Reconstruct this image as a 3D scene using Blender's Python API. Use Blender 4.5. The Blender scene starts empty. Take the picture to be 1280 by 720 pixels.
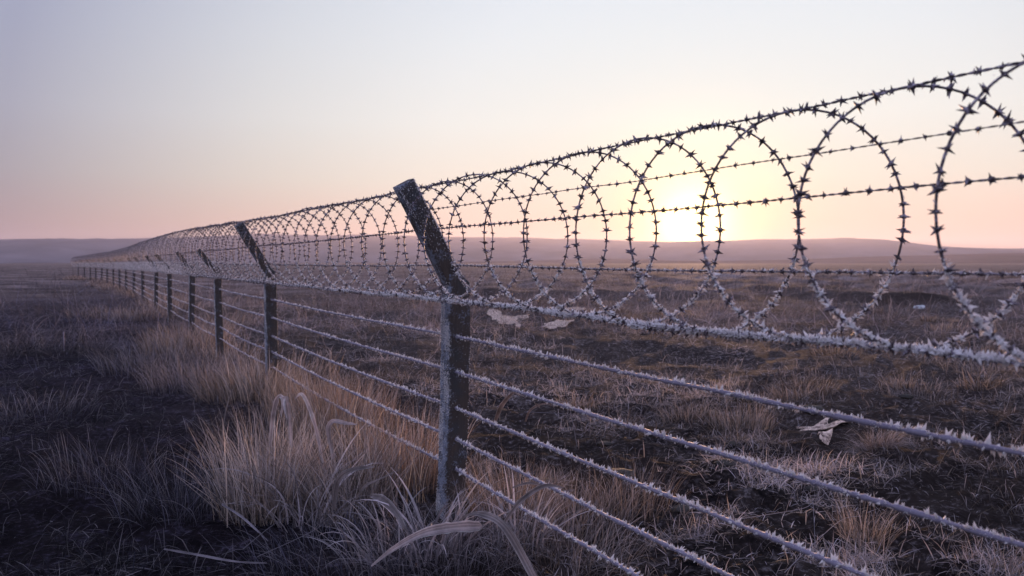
import bpy, math, random
import numpy as np
from mathutils import Vector, Matrix

random.seed(7)
RNG = np.random.default_rng(7)
S = bpy.context.scene
COL = S.collection
R = math.radians

# ------------------------------------------------------------------ camera
CAM_H = 1.35
cam = bpy.data.cameras.new('camera')
cam_ob = bpy.data.objects.new('camera', cam)
COL.objects.link(cam_ob)
S.camera = cam_ob
cam.lens = 28.0
cam.sensor_width = 36.0
cam.clip_start = 0.05
cam.clip_end = 20000.0
cam_ob.location = (0, 0, CAM_H)
cam_ob.rotation_euler = (R(90 - 1.84), 0, 0)
cam.dof.use_dof = True
cam.dof.focus_distance = 3.7
cam.dof.aperture_fstop = 4.2

# ------------------------------------------------------------------ sky and sun
SUN_EL, SUN_AZ = R(2.3), R(12.8)
SD = Vector((math.sin(SUN_AZ) * math.cos(SUN_EL), math.cos(SUN_AZ) * math.cos(SUN_EL), math.sin(SUN_EL)))
W = bpy.data.worlds.new('World')
S.world = W
W.use_nodes = True
nt = W.node_tree
bg = nt.nodes['Background']


def N(tree, t, **kw):
    n = tree.nodes.new(t)
    for k, v in kw.items():
        setattr(n, k, v)
    return n


def put(tree, sock, v):
    if isinstance(v, bpy.types.NodeSocket):
        tree.links.new(v, sock)
    else:
        sock.default_value = v


def mth(tree, op, a, b=None, clamp=False):
    n = N(tree, 'ShaderNodeMath', operation=op, use_clamp=clamp)
    put(tree, n.inputs[0], a)
    if b is not None:
        put(tree, n.inputs[1], b)
    return n.outputs[0]


def mixc(tree, f, a, b, blend='MIX'):
    n = N(tree, 'ShaderNodeMix', data_type='RGBA', blend_type=blend)
    n.clamp_factor = True
    put(tree, n.inputs[0], f)
    put(tree, n.inputs[6], a if isinstance(a, bpy.types.NodeSocket) else (*a, 1) if len(a) == 3 else a)
    put(tree, n.inputs[7], b if isinstance(b, bpy.types.NodeSocket) else (*b, 1) if len(b) == 3 else b)
    return n.outputs[2]


def ramp(tree, fac, stops, interp='LINEAR'):
    n = N(tree, 'ShaderNodeValToRGB')
    n.color_ramp.interpolation = interp
    el = n.color_ramp.elements
    while len(el) < len(stops):
        el.new(0.5)
    for e, (p, c) in zip(el, stops):
        e.position = p
        e.color = (*c, 1) if not isinstance(c, (int, float)) else (c, c, c, 1)
    put(tree, n.inputs[0], fac)
    return n.outputs[0]


sky = N(nt, 'ShaderNodeTexSky', sky_type='NISHITA', sun_disc=False)
sky.sun_elevation = SUN_EL
sky.sun_rotation = SUN_AZ
sky.dust_density = 1.0
sky.ozone_density = 3.0
tc = N(nt, 'ShaderNodeTexCoord')
nrm = N(nt, 'ShaderNodeVectorMath', operation='NORMALIZE')
nt.links.new(tc.outputs['Generated'], nrm.inputs[0])
sep = N(nt, 'ShaderNodeSeparateXYZ')
nt.links.new(nrm.outputs[0], sep.inputs[0])
elev = mth(nt, 'MAXIMUM', sep.outputs[2], 0.0)
# colour of a hazy dawn sky by height above the horizon (sine of the elevation)
grad = ramp(nt, elev, [
    (0.000, (.70, .43, .32)), (0.045, (.73, .56, .43)), (0.10, (.73, .71, .60)), (0.17, (.75, .79, .74)),
    (0.26, (.71, .78, .79)), (0.36, (.66, .75, .82)), (0.60, (.80, .86, 1.0)), (1.0, (.66, .72, .92))])
dot = N(nt, 'ShaderNodeVectorMath', operation='DOT_PRODUCT')
nt.links.new(nrm.outputs[0], dot.inputs[0])
dot.inputs[1].default_value = SD
c_ = dot.outputs['Value']
side = ramp(nt, mth(nt, 'MULTIPLY_ADD', c_, 0.5) if False else mth(nt, 'ADD', mth(nt, 'MULTIPLY', c_, 0.5), 0.5), [
    (0.0, (.70, .72, .92)), (0.60, (.66, .68, .88)), (0.80, (.50, .52, .70)), (0.85, (.43, .43, .57)), (0.93, (.82, .81, .86)),
    (0.972, (.98, .97, 1.0)), (1.0, (1, 1, 1))])
g1 = mth(nt, 'POWER', mth(nt, 'MAXIMUM', c_, 0.0), 1300.0)   # light scattered close to the sun
g2 = mth(nt, 'POWER', mth(nt, 'MAXIMUM', c_, 0.0), 230.0)
base = mixc(nt, 1.0, grad, side, 'MULTIPLY')
gl = mixc(nt, 1.0, mixc(nt, g1, (0, 0, 0), (4.0, 2.8, 1.1)), mixc(nt, g2, (0, 0, 0), (.80, .46, .04)), 'ADD')
tot = mixc(nt, 1.0, base, gl, 'ADD')
tot10 = mixc(nt, 1.0, tot, (9.8, 9.6, 9.5), 'MULTIPLY')
nis = mixc(nt, 1.0, sky.outputs[0], (.07, .07, .07), 'MULTIPLY')
nt.links.new(mixc(nt, 1.0, tot10, nis, 'ADD'), bg.inputs[0])
bg.inputs[1].default_value = 0.10

sun = bpy.data.lights.new('sun', 'SUN')
sun.energy = 5.0
sun.angle = R(0.6)
sun.color = (1.0, .55, .30)
sun_ob = bpy.data.objects.new('sun', sun)
COL.objects.link(sun_ob)
sun_ob.rotation_euler = SD.to_track_quat('Z', 'Y').to_euler()

S.view_settings.view_transform = 'Standard'
S.view_settings.look = 'None'
S.view_settings.exposure = 0.22
S.view_settings.gamma = 1.0
S.render.engine = 'CYCLES'
S.cycles.max_bounces = 6
S.cycles.diffuse_bounces = 2
S.cycles.transparent_max_bounces = 8
S.cycles.volume_bounces = 0
S.cycles.use_denoising = True


# ------------------------------------------------------------------ noise and mesh helpers
def _hash(ix, iy, seed):
    with np.errstate(over='ignore'):
        h = (ix.astype(np.int64) * 374761393 + iy.astype(np.int64) * 668265263 + seed * 1442695041) & 0xffffffff
        h = ((h ^ (h >> 13)) * 1274126177) & 0xffffffff
        h = (h ^ (h >> 16)) & 0xffffffff
    return h.astype(np.float64) / 4294967295.0


def vnoise(x, y, seed=0):
    ix = np.floor(x); iy = np.floor(y)
    fx = x - ix; fy = y - iy
    fx = fx * fx * (3 - 2 * fx); fy = fy * fy * (3 - 2 * fy)
    a = _hash(ix, iy, seed); b = _hash(ix + 1, iy, seed)
    c = _hash(ix, iy + 1, seed); d = _hash(ix + 1, iy + 1, seed)
    return (a * (1 - fx) + b * fx) * (1 - fy) + (c * (1 - fx) + d * fx) * fy - 0.5


def fbm(x, y, octv=4, seed=0):
    s = 0; a = 1; t = 0
    for i in range(octv):
        s = s + a * vnoise(x * 2 ** i + 17.3 * i, y * 2 ** i - 9.1 * i, seed + i); t += a; a *= 0.5
    return s / t * 2


def sstep(a, b, x):
    t = np.clip((x - a) / (b - a), 0, 1)
    return t * t * (3 - 2 * t)


# fence frame: s runs along the fence towards the camera, q to the field side (away from the path)
P1 = np.array([-0.32, 4.10])
AX = np.array([0.473, -0.881])
PR = np.array([0.881, 0.473])


def fpt(s, q=0.0):
    """a point on the fence line; the far end swings a little to the left"""
    s = np.asarray(s, float)
    b = np.minimum(s + 30, 0)
    off = -0.001 * b * b
    return P1[0] + AX[0] * s + PR[0] * (q + off), P1[1] + AX[1] * s + PR[1] * (q + off)


def fcoord(x, y):
    dx = x - P1[0]; dy = y - P1[1]
    s = dx * AX[0] + dy * AX[1]
    q = dx * PR[0] + dy * PR[1]
    b = np.minimum(s + 30, 0)
    return s, q + 0.001 * b * b


def H(x, y):
    x = np.asarray(x, float); y = np.asarray(y, float)
    r = np.hypot(x, y)
    near = 1 - sstep(20, 70, r)
    s, q = fcoord(x, y)
    z = 0.05 * fbm(x / 1.7, y / 1.7, 4, 3) * near
    z += 0.030 * fbm(x / .42, y / .42, 3, 11) * (1 - sstep(9, 22, r))
    z += 0.022 * fbm(x / .11, y / .11, 2, 21) * (1 - sstep(5, 11, r))
    z += 0.08 * (1 - np.abs(fbm(x / .6 + 4, y / .35, 3, 23)) * 2) * sstep(.3, 1.2, q) * (1 - sstep(14, 30, r))
    z += 0.16 * fbm(x / 9, y / 9, 3, 5) * sstep(7, 25, r) * (1 - sstep(70, 200, r))
    z += .085 * fbm(x / 2.1 + 3, y / 2.1, 3, 71) * sstep(5, 12, r) * (1 - sstep(50, 90, r))
    # hummocks of the left verge
    z += 0.09 * np.maximum(fbm(x / 1.3 + 5, y / 1.0, 3, 31), 0) * sstep(-.4, -1.5, q) * (1 - sstep(30, 60, r))
    # low bank of the fence line
    z += 0.04 * np.exp(-(q / .6) ** 2) * near
    # cut bank of bare earth across the field
    yb = 32 - .44 * x + 1.5 * fbm(x / 4, x * 0 + 2, 5, 41)
    m = np.clip(.55 + 1.6 * fbm(x / 3.2, x * 0 + 7, 3, 43), .12, 1) * sstep(-9, 0, x) * (1 - sstep(48, 90, np.abs(x - 20)))
    st = sstep(0, .8, y - yb)
    z += m * (.33 * st - .05 * np.exp(-((y - yb + 1.2) / 1.4) ** 2)) * (1 - sstep(60, 130, y))
    z += 6.0 * sstep(900, 2600, r) * 0
    return z


def mesh_from(name, verts, quads=None, tris=None, smooth=False, col=None, colname='tint'):
    me = bpy.data.meshes.new(name)
    verts = np.asarray(verts, np.float32).reshape(-1, 3)
    nq = 0 if quads is None else len(quads)
    ntr = 0 if tris is None else len(tris)
    me.vertices.add(len(verts))
    me.vertices.foreach_set('co', verts.ravel())
    loops = []
    if nq: loops.append(np.asarray(quads, np.int32).ravel())
    if ntr: loops.append(np.asarray(tris, np.int32).ravel())
    loops = np.concatenate(loops)
    me.loops.add(len(loops))
    me.loops.foreach_set('vertex_index', loops)
    starts = np.concatenate([np.arange(nq, dtype=np.int32) * 4, nq * 4 + np.arange(ntr, dtype=np.int32) * 3]).astype(np.int32)
    me.polygons.add(nq + ntr)
    me.polygons.foreach_set('loop_start', starts)
    me.update(calc_edges=True)
    me.polygons.foreach_set('use_smooth', np.full(nq + ntr, smooth, bool))
    if col is not None:
        at = me.attributes.new(colname, 'FLOAT_COLOR', 'POINT')
        c = np.ones((len(verts), 4), np.float32); c[:, :3] = col
        at.data.foreach_set('color', c.ravel())
    me.validate()
    return me


class Acc:
    """collects vertices and faces of one mesh"""
    def __init__(s):
        s.v = []; s.q = []; s.t = []; s.c = []; s.n = 0

    def add(s, v, q=None, t=None, c=None):
        v = np.asarray(v, float).reshape(-1, 3)
        if q is not None and len(q): s.q.append(np.asarray(q, int).reshape(-1, 4) + s.n)
        if t is not None and len(t): s.t.append(np.asarray(t, int).reshape(-1, 3) + s.n)
        s.v.append(v)
        if c is not None: s.c.append(np.broadcast_to(np.asarray(c, float), v.shape))
        s.n += len(v)

    def mesh(s, name, smooth=False):
        return mesh_from(name, np.concatenate(s.v), np.concatenate(s.q) if s.q else None,
                         np.concatenate(s.t) if s.t else None, smooth, np.concatenate(s.c) if s.c else None)


def link(name, me, mat=None, parent=None, loc=None):
    o = bpy.data.objects.new(name, me)
    COL.objects.link(o)
    if mat: me.materials.append(mat)
    if parent: o.parent = parent
    if loc is not None: o.location = loc
    return o


def tag(o, label=None, cat=None, group=None, kind=None):
    if label: o['label'] = label
    if cat: o['category'] = cat
    if group: o['group'] = group
    if kind: o['kind'] = kind
    return o


def empty(name, loc, label, cat, group=None):
    o = bpy.data.objects.new(name, None)
    COL.objects.link(o)
    o.location = loc
    o.empty_display_size = .1
    return tag(o, label, cat, group)


def tube(pts, rad, sides=6, cap=True):
    """sweep a ring along points -> verts, quads (pts: n x 3, rad: n or scalar)"""
    pts = np.asarray(pts, float); n = len(pts)
    rad = np.broadcast_to(np.asarray(rad, float), (n,))
    T = np.gradient(pts, axis=0)
    T /= np.linalg.norm(T, axis=1)[:, None] + 1e-12
    up = np.tile(np.array([0., 0, 1]), (n, 1))
    bad = np.abs(T[:, 2]) > .999
    A = np.cross(T, np.array([AX[0], AX[1], 0.0]) if np.mean(np.abs(T[:, 2])) > .2 else np.array([0., 0, 1]))
    A /= np.linalg.norm(A, axis=1)[:, None] + 1e-9
    B = np.cross(T, A)
    a = np.arange(sides) / sides * 2 * math.pi
    v = pts[:, None, :] + rad[:, None, None] * (np.cos(a)[None, :, None] * A[:, None, :] + np.sin(a)[None, :, None] * B[:, None, :])
    i = np.arange(n - 1)[:, None] * sides; j = np.arange(sides)[None, :]; k = (j + 1) % sides
    q = np.stack([i + j, i + k, i + sides + k, i + sides + j], -1).reshape(-1, 4)
    return v.reshape(-1, 3), q


def spikes(base, d, length, rad, sides=3, prof=None):
    """many small crystals: base n x 3, unit direction n x 3"""
    n = len(base)
    d = d / (np.linalg.norm(d, axis=1)[:, None] + 1e-9)
    ref = np.where(np.abs(d[:, 2:3]) > .8, np.array([[1., 0, 0]]), np.array([[0., 0, 1]]))
    A = np.cross(d, ref); A /= np.linalg.norm(A, axis=1)[:, None]
    B = np.cross(d, A)
    ph = RNG.random(n) * 6.28
    length = np.broadcast_to(length, (n,)); rad = np.broadcast_to(rad, (n,))
    vs = []
    for k in range(sides):
        a = ph + k / sides * 2 * math.pi
        vs.append(base + rad[:, None] * (np.cos(a)[:, None] * A + np.sin(a)[:, None] * B))
    vs.append(base + d * length[:, None])
    v = np.stack(vs, 1).reshape(-1, 3)
    o = np.arange(n)[:, None] * (sides + 1)
    t = np.concatenate([np.stack([o[:, 0] + k, o[:, 0] + (k + 1) % sides, o[:, 0] + sides], -1) for k in range(sides)])
    return v, t


# ------------------------------------------------------------------ materials
def newmat(name):
    m = bpy.data.materials.new(name)
    m.use_nodes = True
    t = m.node_tree
    return m, t, t.nodes['Principled BSDF'], t.nodes['Material Output']


def noise(t, scale, detail=4, rough=.55, vec=None, dist=0.0):
    n = N(t, 'ShaderNodeTexNoise')
    n.inputs['Scale'].default_value = scale
    n.inputs['Detail'].default_value = detail
    n.inputs['Roughness'].default_value = rough
    n.inputs['Distortion'].default_value = dist
    if vec is not None: t.links.new(vec, n.inputs['Vector'])
    return n.outputs[0]


def bump(t, h, strength, dist, p):
    b = N(t, 'ShaderNodeBump')
    b.inputs['Strength'].default_value = strength
    b.inputs['Distance'].default_value = dist
    t.links.new(h, b.inputs['Height'])
    t.links.new(b.outputs[0], p.inputs['Normal'])


def mat_frost(name, c1=(.80, .76, .82), c2=(.93, .89, .90), trans=.35):
    m, t, p, out = newmat(name)
    ob = N(t, 'ShaderNodeTexCoord').outputs['Object']
    f = noise(t, 140, 3, .6, ob)
    c = mixc(t, f, c1, c2)
    t.links.new(c, p.inputs['Base Color'])
    p.inputs['Roughness'].default_value = .62
    p.inputs['Specular IOR Level'].default_value = .35
    tr = N(t, 'ShaderNodeBsdfTranslucent')
    tr.inputs[0].default_value = (.95, .90, .92, 1)
    mx = N(t, 'ShaderNodeMixShader')
    mx.inputs[0].default_value = trans
    t.links.new(p.outputs[0], mx.inputs[1]); t.links.new(tr.outputs[0], mx.inputs[2])
    t.links.new(mx.outputs[0], out.inputs[0])
    return m


M_FROST = mat_frost('frost_crystals')
M_RIME = mat_frost('rime_coating', (.13, .12, .20), (.34, .30, .40), .06)


def mat_steel():
    m, t, p, out = newmat('weathered_steel_wire')
    ob = N(t, 'ShaderNodeTexCoord').outputs['Object']
    f = noise(t, 60, 4, .6, ob)
    c = ramp(t, f, [(.32, (.040, .032, .042)), (.50, (.12, .09, .11)), (.64, (.42, .37, .46))])
    t.links.new(c, p.inputs['Base Color'])
    p.inputs['Metallic'].default_value = .35
    p.inputs['Roughness'].default_value = .5
    bump(t, noise(t, 420, 3, .6, ob), .5, .002, p)
    return m


M_STEEL = mat_steel()


def mat_post():
    m, t, p, out = newmat('frosted_old_timber')
    tcn = N(t, 'ShaderNodeTexCoord')
    mp = N(t, 'ShaderNodeMapping')
    mp.inputs['Scale'].default_value = (1, 1, .09)
    t.links.new(tcn.outputs['Object'], mp.inputs[0])
    ob = tcn.outputs['Object']
    grain = noise(t, 95, 5, .65, mp.outputs[0], .6)
    blot = noise(t, 7, 4, .6, ob)
    wood = mixc(t, grain, (.006, .005, .006), (.12, .085, .075))
    wood = mixc(t, ramp(t, blot, [(.45, 0), (.7, 1)]), wood, (.04, .042, .052))
    # rime lies thickest on the windward (path) side, and in specks everywhere
    geo = N(t, 'ShaderNodeNewGeometry')
    wd = N(t, 'ShaderNodeVectorMath', operation='DOT_PRODUCT')
    t.links.new(geo.outputs['Normal'], wd.inputs[0])
    wd.inputs[1].default_value = (-.881, -.473, .35)
    wf = mth(t, 'MULTIPLY', mth(t, 'MAXIMUM', wd.outputs['Value'], 0.0), .20)
    sp = noise(t, 120, 4, .75, ob)
    sp2 = noise(t, 16, 3, .6, ob)
    v = mth(t, 'ADD', mth(t, 'ADD', sp, mth(t, 'MULTIPLY', mth(t, 'SUBTRACT', sp2, .5), .75)), wf)
    mk = ramp(t, v, [(.60, 0), (.72, .75)])
    c = mixc(t, mk, wood, (.30, .33, .45))
    t.links.new(c, p.inputs['Base Color'])
    p.inputs['Roughness'].default_value = .75
    h = mth(t, 'ADD', grain, mth(t, 'MULTIPLY', mk, .8))
    bump(t, h, .8, .006, p)
    return m


M_POST = mat_post()


def mat_ground():
    m, t, p, out = newmat('frosted_moor_ground')
    geo = N(t, 'ShaderNodeNewGeometry')
    pos = geo.outputs['Position']
    att = N(t, 'ShaderNodeAttribute'); att.attribute_name = 'tint'
    big = noise(t, .55, 5, .6, pos)
    mid = noise(t, 3.2, 6, .65, pos, .4)
    fine = noise(t, 26, 6, .7, pos)
    mpf = N(t, 'ShaderNodeMapping'); mpf.inputs['Scale'].default_value = (.6, 1, 1)
    t.links.new(pos, mpf.inputs[0])
    far = noise(t, .22, 8, .68, mpf.outputs[0])
    c = ramp(t, mid, [(.40, (.004, .0035, .006)), (.50, (.018, .015, .018)), (.58, (.085, .066, .064)), (.72, (.19, .15, .15))])
    c2 = ramp(t, fine, [(.40, (.006, .005, .008)), (.53, (.070, .054, .055)), (.66, (.38, .32, .34))])
    c = mixc(t, .5, c, c2)
    c = mixc(t, ramp(t, big, [(.40, 0), (.62, .55)]), c, (.082, .060, .055))
    fr = ramp(t, mth(t, 'ADD', mth(t, 'MULTIPLY', fine, .6), mth(t, 'MULTIPLY', mid, .4)), [(.55, 0), (.72, .6)])
    c = mixc(t, fr, c, (.60, .53, .58))
    # distance: matted pale vegetation with darker patches
    ln = N(t, 'ShaderNodeVectorMath', operation='LENGTH'); t.links.new(pos, ln.inputs[0])
    df = ramp(t, mth(t, 'MULTIPLY', ln.outputs['Value'], 1 / 60.0), [(.25, 0), (.9, 1)])
    cf = ramp(t, far, [(.40, (.060, .046, .050)), (.5, (.14, .108, .112)), (.60, (.28, .225, .235))])
    c = mixc(t, df, c, cf)
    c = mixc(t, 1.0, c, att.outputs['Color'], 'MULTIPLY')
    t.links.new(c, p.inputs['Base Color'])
    p.inputs['Roughness'].default_value = .95
    p.inputs['Specular IOR Level'].default_value = .03
    h = mth(t, 'ADD', mth(t, 'MULTIPLY', mid, 1.0), mth(t, 'MULTIPLY', fine, .35))
    bump(t, h, .9, .06, p)
    return m


M_GROUND = mat_ground()


def mat_blade(name, rough=.55, trans=.38, mul=(1, 1, 1)):
    m, t, p, out = newmat(name)
    att = N(t, 'ShaderNodeAttribute'); att.attribute_name = 'tint'
    geo = N(t, 'ShaderNodeNewGeometry')
    f = noise(t, 90, 3, .6, geo.outputs['Position'])
    c = mixc(t, f, mixc(t, 1.0, att.outputs['Color'], (.65, .65, .66), 'MULTIPLY'), mixc(t, 1.0, att.outputs['Color'], (1.25, 1.25, 1.3), 'MULTIPLY'))
    t.links.new(c, p.inputs['Base Color'])
    p.inputs['Roughness'].default_value = rough
    p.inputs['Specular IOR Level'].default_value = .12
    tr = N(t, 'ShaderNodeBsdfTranslucent')
    t.links.new(c, tr.inputs[0])
    mx = N(t, 'ShaderNodeMixShader')
    mx.inputs[0].default_value = trans
    t.links.new(p.outputs[0], mx.inputs[1]); t.links.new(tr.outputs[0], mx.inputs[2])
    t.links.new(mx.outputs[0], out.inputs[0])
    return m


M_BLADE = mat_blade('dead_frosted_grass')


def mat_hill(name, ca, cb):
    m, t, p, out = newmat(name)
    geo = N(t, 'ShaderNodeNewGeometry')
    f = noise(t, .006, 6, .6, geo.outputs['Position'])
    t.links.new(ramp(t, f, [(.35, ca), (.65, cb)]), p.inputs['Base Color'])
    p.inputs['Roughness'].default_value = .95
    p.inputs['Specular IOR Level'].default_value = 0
    return m


# ------------------------------------------------------------------ ground: one sheet to the horizon
def build_ground():
    rad = [0.0]
    r = .8
    while r < 4600:
        rad.append(r)
        r += min(max(.030, (r * r / 1.35) * .0045 if r < 30 else r * .02), r * .05)
    rad = np.array(rad[1:])
    front = np.linspace(R(-38), R(38), 560)
    back = np.linspace(R(38), R(322), 120)[1:-1]
    ang = np.concatenate([front, back])
    na, nr = len(ang), len(rad)
    rr, aa = np.meshgrid(rad, ang, indexing='ij')
    x = rr * np.sin(aa); y = rr * np.cos(aa)
    z = H(x, y)
    v = np.stack([x, y, z], -1).reshape(-1, 3)
    i = np.arange(nr - 1)[:, None] * na; j = np.arange(na)[None, :]; k = (j + 1) % na
    q = np.stack([i + j, i + k, i + na + k, i + na + j], -1).reshape(-1, 4)
    v = np.concatenate([v, [[0, 0, float(H(0, 0))]]])
    c0 = len(v) - 1
    t = np.stack([np.full(na, c0), (np.arange(na) + 1) % na, np.arange(na)], -1)
    xx, yy = v[:, 0], v[:, 1]
    s, qq = fcoord(xx, yy)
    # vignette painted into path-side and near ground, bare earth face of the cut bank
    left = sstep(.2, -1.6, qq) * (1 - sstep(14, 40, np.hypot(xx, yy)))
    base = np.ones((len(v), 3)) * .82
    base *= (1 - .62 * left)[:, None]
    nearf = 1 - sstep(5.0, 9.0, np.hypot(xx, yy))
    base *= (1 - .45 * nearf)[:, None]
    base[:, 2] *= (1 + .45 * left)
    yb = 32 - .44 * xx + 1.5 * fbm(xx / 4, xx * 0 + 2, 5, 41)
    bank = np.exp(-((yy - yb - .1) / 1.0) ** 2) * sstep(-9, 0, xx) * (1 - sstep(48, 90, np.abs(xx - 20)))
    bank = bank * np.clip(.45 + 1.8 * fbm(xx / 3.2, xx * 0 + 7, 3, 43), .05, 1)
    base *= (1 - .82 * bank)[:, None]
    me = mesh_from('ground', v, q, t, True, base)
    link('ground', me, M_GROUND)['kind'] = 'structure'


build_ground()


# ------------------------------------------------------------------ hills
def hill(name, mat, az0, az1, dist, depth, prof, n=500):
    """a rolling ridge; prof(azimuth) = height of its crest"""
    az = np.linspace(az0, az1, n)
    hgt = prof(az)
    rows = 26
    u = np.linspace(0, 1, rows)
    shape = np.sin(np.clip(u * 1.15, 0, 1) * math.pi / 2) ** 1.3
    V = []
    for uu, sh in zip(u, shape):
        d = dist + depth * uu
        x = d * np.sin(az); y = d * np.cos(az)
        z = hgt * sh * (1 + .34 * fbm(x / 260, y / 260, 5, 61) * math.sin(min(uu * 1.15, 1) * math.pi)) - 1.5 * (uu == 0)
        V.append(np.stack([x, y, z], -1))
    d = dist + depth * 1.3
    V.append(np.stack([d * np.sin(az), d * np.cos(az), hgt * 0 - 1], -1))
    v = np.concatenate(V)
    i = np.arange(rows)[:, None] * n; j = np.arange(n - 1)[None, :]
    q = np.stack([i + j, i + j + 1, i + n + j + 1, i + n + j], -1).reshape(-1, 4)
    link(name, mesh_from(name, v, q, None, True), mat)['kind'] = 'structure'


def px_az(px):
    return math.atan((px - 640) / 995.6)


def prof_px(pts, dist, extra=.6):
    az = np.array([px_az(p) for p, _ in pts])
    hh = np.array([(327.5 - y) / 995.6 * dist * math.cos(0) for _, y in pts])
    # smoothed crest line with small relief
    def f(a):
        h = np.interp(a, az, hh)
        k = np.ones(15) / 15
        hp = np.pad(h, 7, mode='edge')
        h = np.convolve(hp, k, 'valid')
        return h * np.cos(a) + extra * dist / 995.6 * fbm(a * 60, a * 0, 4, 77)
    return f


FAR = [(-900, 300), (-200, 304), (0, 299), (60, 297.5), (120, 298.5), (200, 297), (300, 293), (420, 293), (520, 294), (600, 296), (680, 299), (740, 298),
       (800, 301), (870, 302), (930, 299), (980, 297.5), (1050, 298), (1090, 296), (1130, 301), (1180, 308), (1230, 310), (1290, 309), (1500, 303), (2300, 300)]
hill('far_hills', mat_hill('far_hill_heath', (.015, .018, .034), (.12, .10, .13)), R(-62), R(62), 2700, 900, prof_px(FAR, 3480))
MIDH = [(-900, 327), (500, 327), (640, 325), (760, 322), (860, 325), (960, 324), (1040, 321.5), (1120, 318.5), (1200, 317), (1290, 314), (1500, 312), (2300, 320)]
hill('near_hills', mat_hill('near_hill_heath', (.02, .018, .028), (.10, .072, .085)), R(-62), R(62), 1250, 380, prof_px(MIDH, 1600, .4))


# ------------------------------------------------------------------ haze
def build_haze():
    m = bpy.data.materials.new('dawn_haze'); m.use_nodes = True
    t = m.node_tree; t.nodes.remove(t.nodes['Principled BSDF'])
    pv = N(t, 'ShaderNodeVolumePrincipled')
    pv.inputs['Color'].default_value = (.74, .74, .96, 1)
    pv.inputs['Density'].default_value = 0.00020
    pv.inputs['Anisotropy'].default_value = .5
    t.links.new(pv.outputs[0], t.nodes['Material Output'].inputs['Volume'])
    a, z0, z1 = 4900, -2.5, 142
    v = [(-a, -a, z0), (a, -a, z0), (a, a, z0), (-a, a, z0), (-a, -a, z1), (a, -a, z1), (a, a, z1), (-a, a, z1)]
    q = [(3, 2, 1, 0), (4, 5, 6, 7), (0, 1, 5, 4), (1, 2, 6, 5), (2, 3, 7, 6), (3, 0, 4, 7)]
    link('haze', mesh_from('haze', v, q), m)['kind'] = 'stuff'


build_haze()

# ------------------------------------------------------------------ fence posts
GZ = CAM_H                      # heights below are given relative to the eye, as measured
POST_S = [4.75, 0.0, -4.5, -8.0, -11.3, -15.2, -19.2, -24.6, -30.2, -35.5, -40.5, -45.5, -50.5, -55.5, -60.5, -65.5, -70.5, -76]
PW = .118
BEND = 1.27


def timber(length, w, seed, seg=26, taper=0.0):
    """square post with worn arrises and a rough surface, from z=0 up"""
    r_ = np.random.default_rng(seed)
    m = 6
    pts = []
    h = w / 2; b = w * .09
    for cx, cy, a0 in ((h - b, h - b, 0), (-h + b, h - b, 90), (-h + b, -h + b, 180), (h - b, -h + b, 270)):
        for a in (0, 45, 90):
            pts.append((cx + b * math.cos(R(a0 + a)), cy + b * math.sin(R(a0 + a))))
        nx = {0: (0, h), 90: (-h, 0), 180: (0, -h), 270: (h, 0)}[a0]
        pts.append(nx)
    pts = np.array(pts); n = len(pts)
    zs = np.linspace(0, length, seg)
    V = []
    ang = np.arctan2(pts[:, 1], pts[:, 0])
    for z in zs:
        k = 1 + .06 * fbm(ang * 1.4 + seed, np.full(n, z * 5), 3, seed) + .02 * fbm(ang * 6, np.full(n, z * 14), 2, seed + 5)
        wob = .004 * np.array([math.sin(z * 4 + seed), math.cos(z * 3.1 + seed)])
        V.append(np.column_stack([pts * k[:, None] * (1 - taper * z / length) + wob, np.full(n, z + (.006 * r_.random() if z == zs[-1] else 0))]))
    v = np.concatenate(V)
    i = np.arange(seg - 1)[:, None] * n; j = np.arange(n)[None, :]; k = (j + 1) % n
    q = np.stack([i + j, i + k, i + n + k, i + n + j], -1).reshape(-1, 4)
    v = np.concatenate([v, [[0, 0, length + .003]], [[0, 0, 0]]])
    top = (seg - 1) * n
    t = [(top + a, top + (a + 1) % n, len(v) - 2) for a in range(n)] + [((a + 1) % n, a, len(v) - 1) for a in range(n)]
    return v, q, np.array(t)


def frost_on(v, q, count, lmin, lmax, rng, keep):
    """crystals growing on faces picked by keep(centre, normal)"""
    c = v[q].mean(1)
    nn = np.cross(v[q[:, 2]] - v[q[:, 0]], v[q[:, 3]] - v[q[:, 1]])
    ar = np.linalg.norm(nn, axis=1) + 1e-12
    nn /= ar[:, None]
    wgt = ar * keep(c, nn) * np.clip(.4 + 2.2 * fbm(c[:, 2] * 9 + c[:, 0] * 14, c[:, 1] * 14, 3, 33), .03, 2)
    wgt /= wgt.sum()
    f = rng.choice(len(q), count, p=wgt)
    uu, ww = rng.random(count), rng.random(count)
    a = np.stack([(1 - uu) * (1 - ww), uu * (1 - ww), uu * ww, (1 - uu) * ww], 1)
    b = (v[q[f]] * a[:, :, None]).sum(1)
    d = nn[f] + rng.normal(0, .5, (count, 3))
    L = lmin + (lmax - lmin) * rng.random(count) ** 2
    return spikes(b, d, L, L * .28)


FENCE_ANG = math.atan2(AX[1], AX[0])


def post_label(i):
    return ["square timber fence post standing beyond the right edge of the view",
            "nearest thick frosted fence post with an angled arm, front of the row",
            "second fence post along the row, dark with an angled arm inside the coil",
            "third fence post from the front, narrow and dark above brown grass",
            "fourth fence post from the front, leaning beside frosty tussocks",
            "fifth fence post from the front, seen between close-set neighbours",
            "sixth fence post from the front along the receding row",
            "seventh fence post from the front along the receding row",
            "eighth fence post from the front, small below the tangled coil",
            "ninth fence post from the front, small below the tangled coil"][i] if i < 10 else \
        ["tenth", "eleventh", "twelfth", "thirteenth", "fourteenth", "fifteenth", "sixteenth", "last and farthest"][i - 10] + \
        " fence post from the front, tiny in the fading row"


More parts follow.
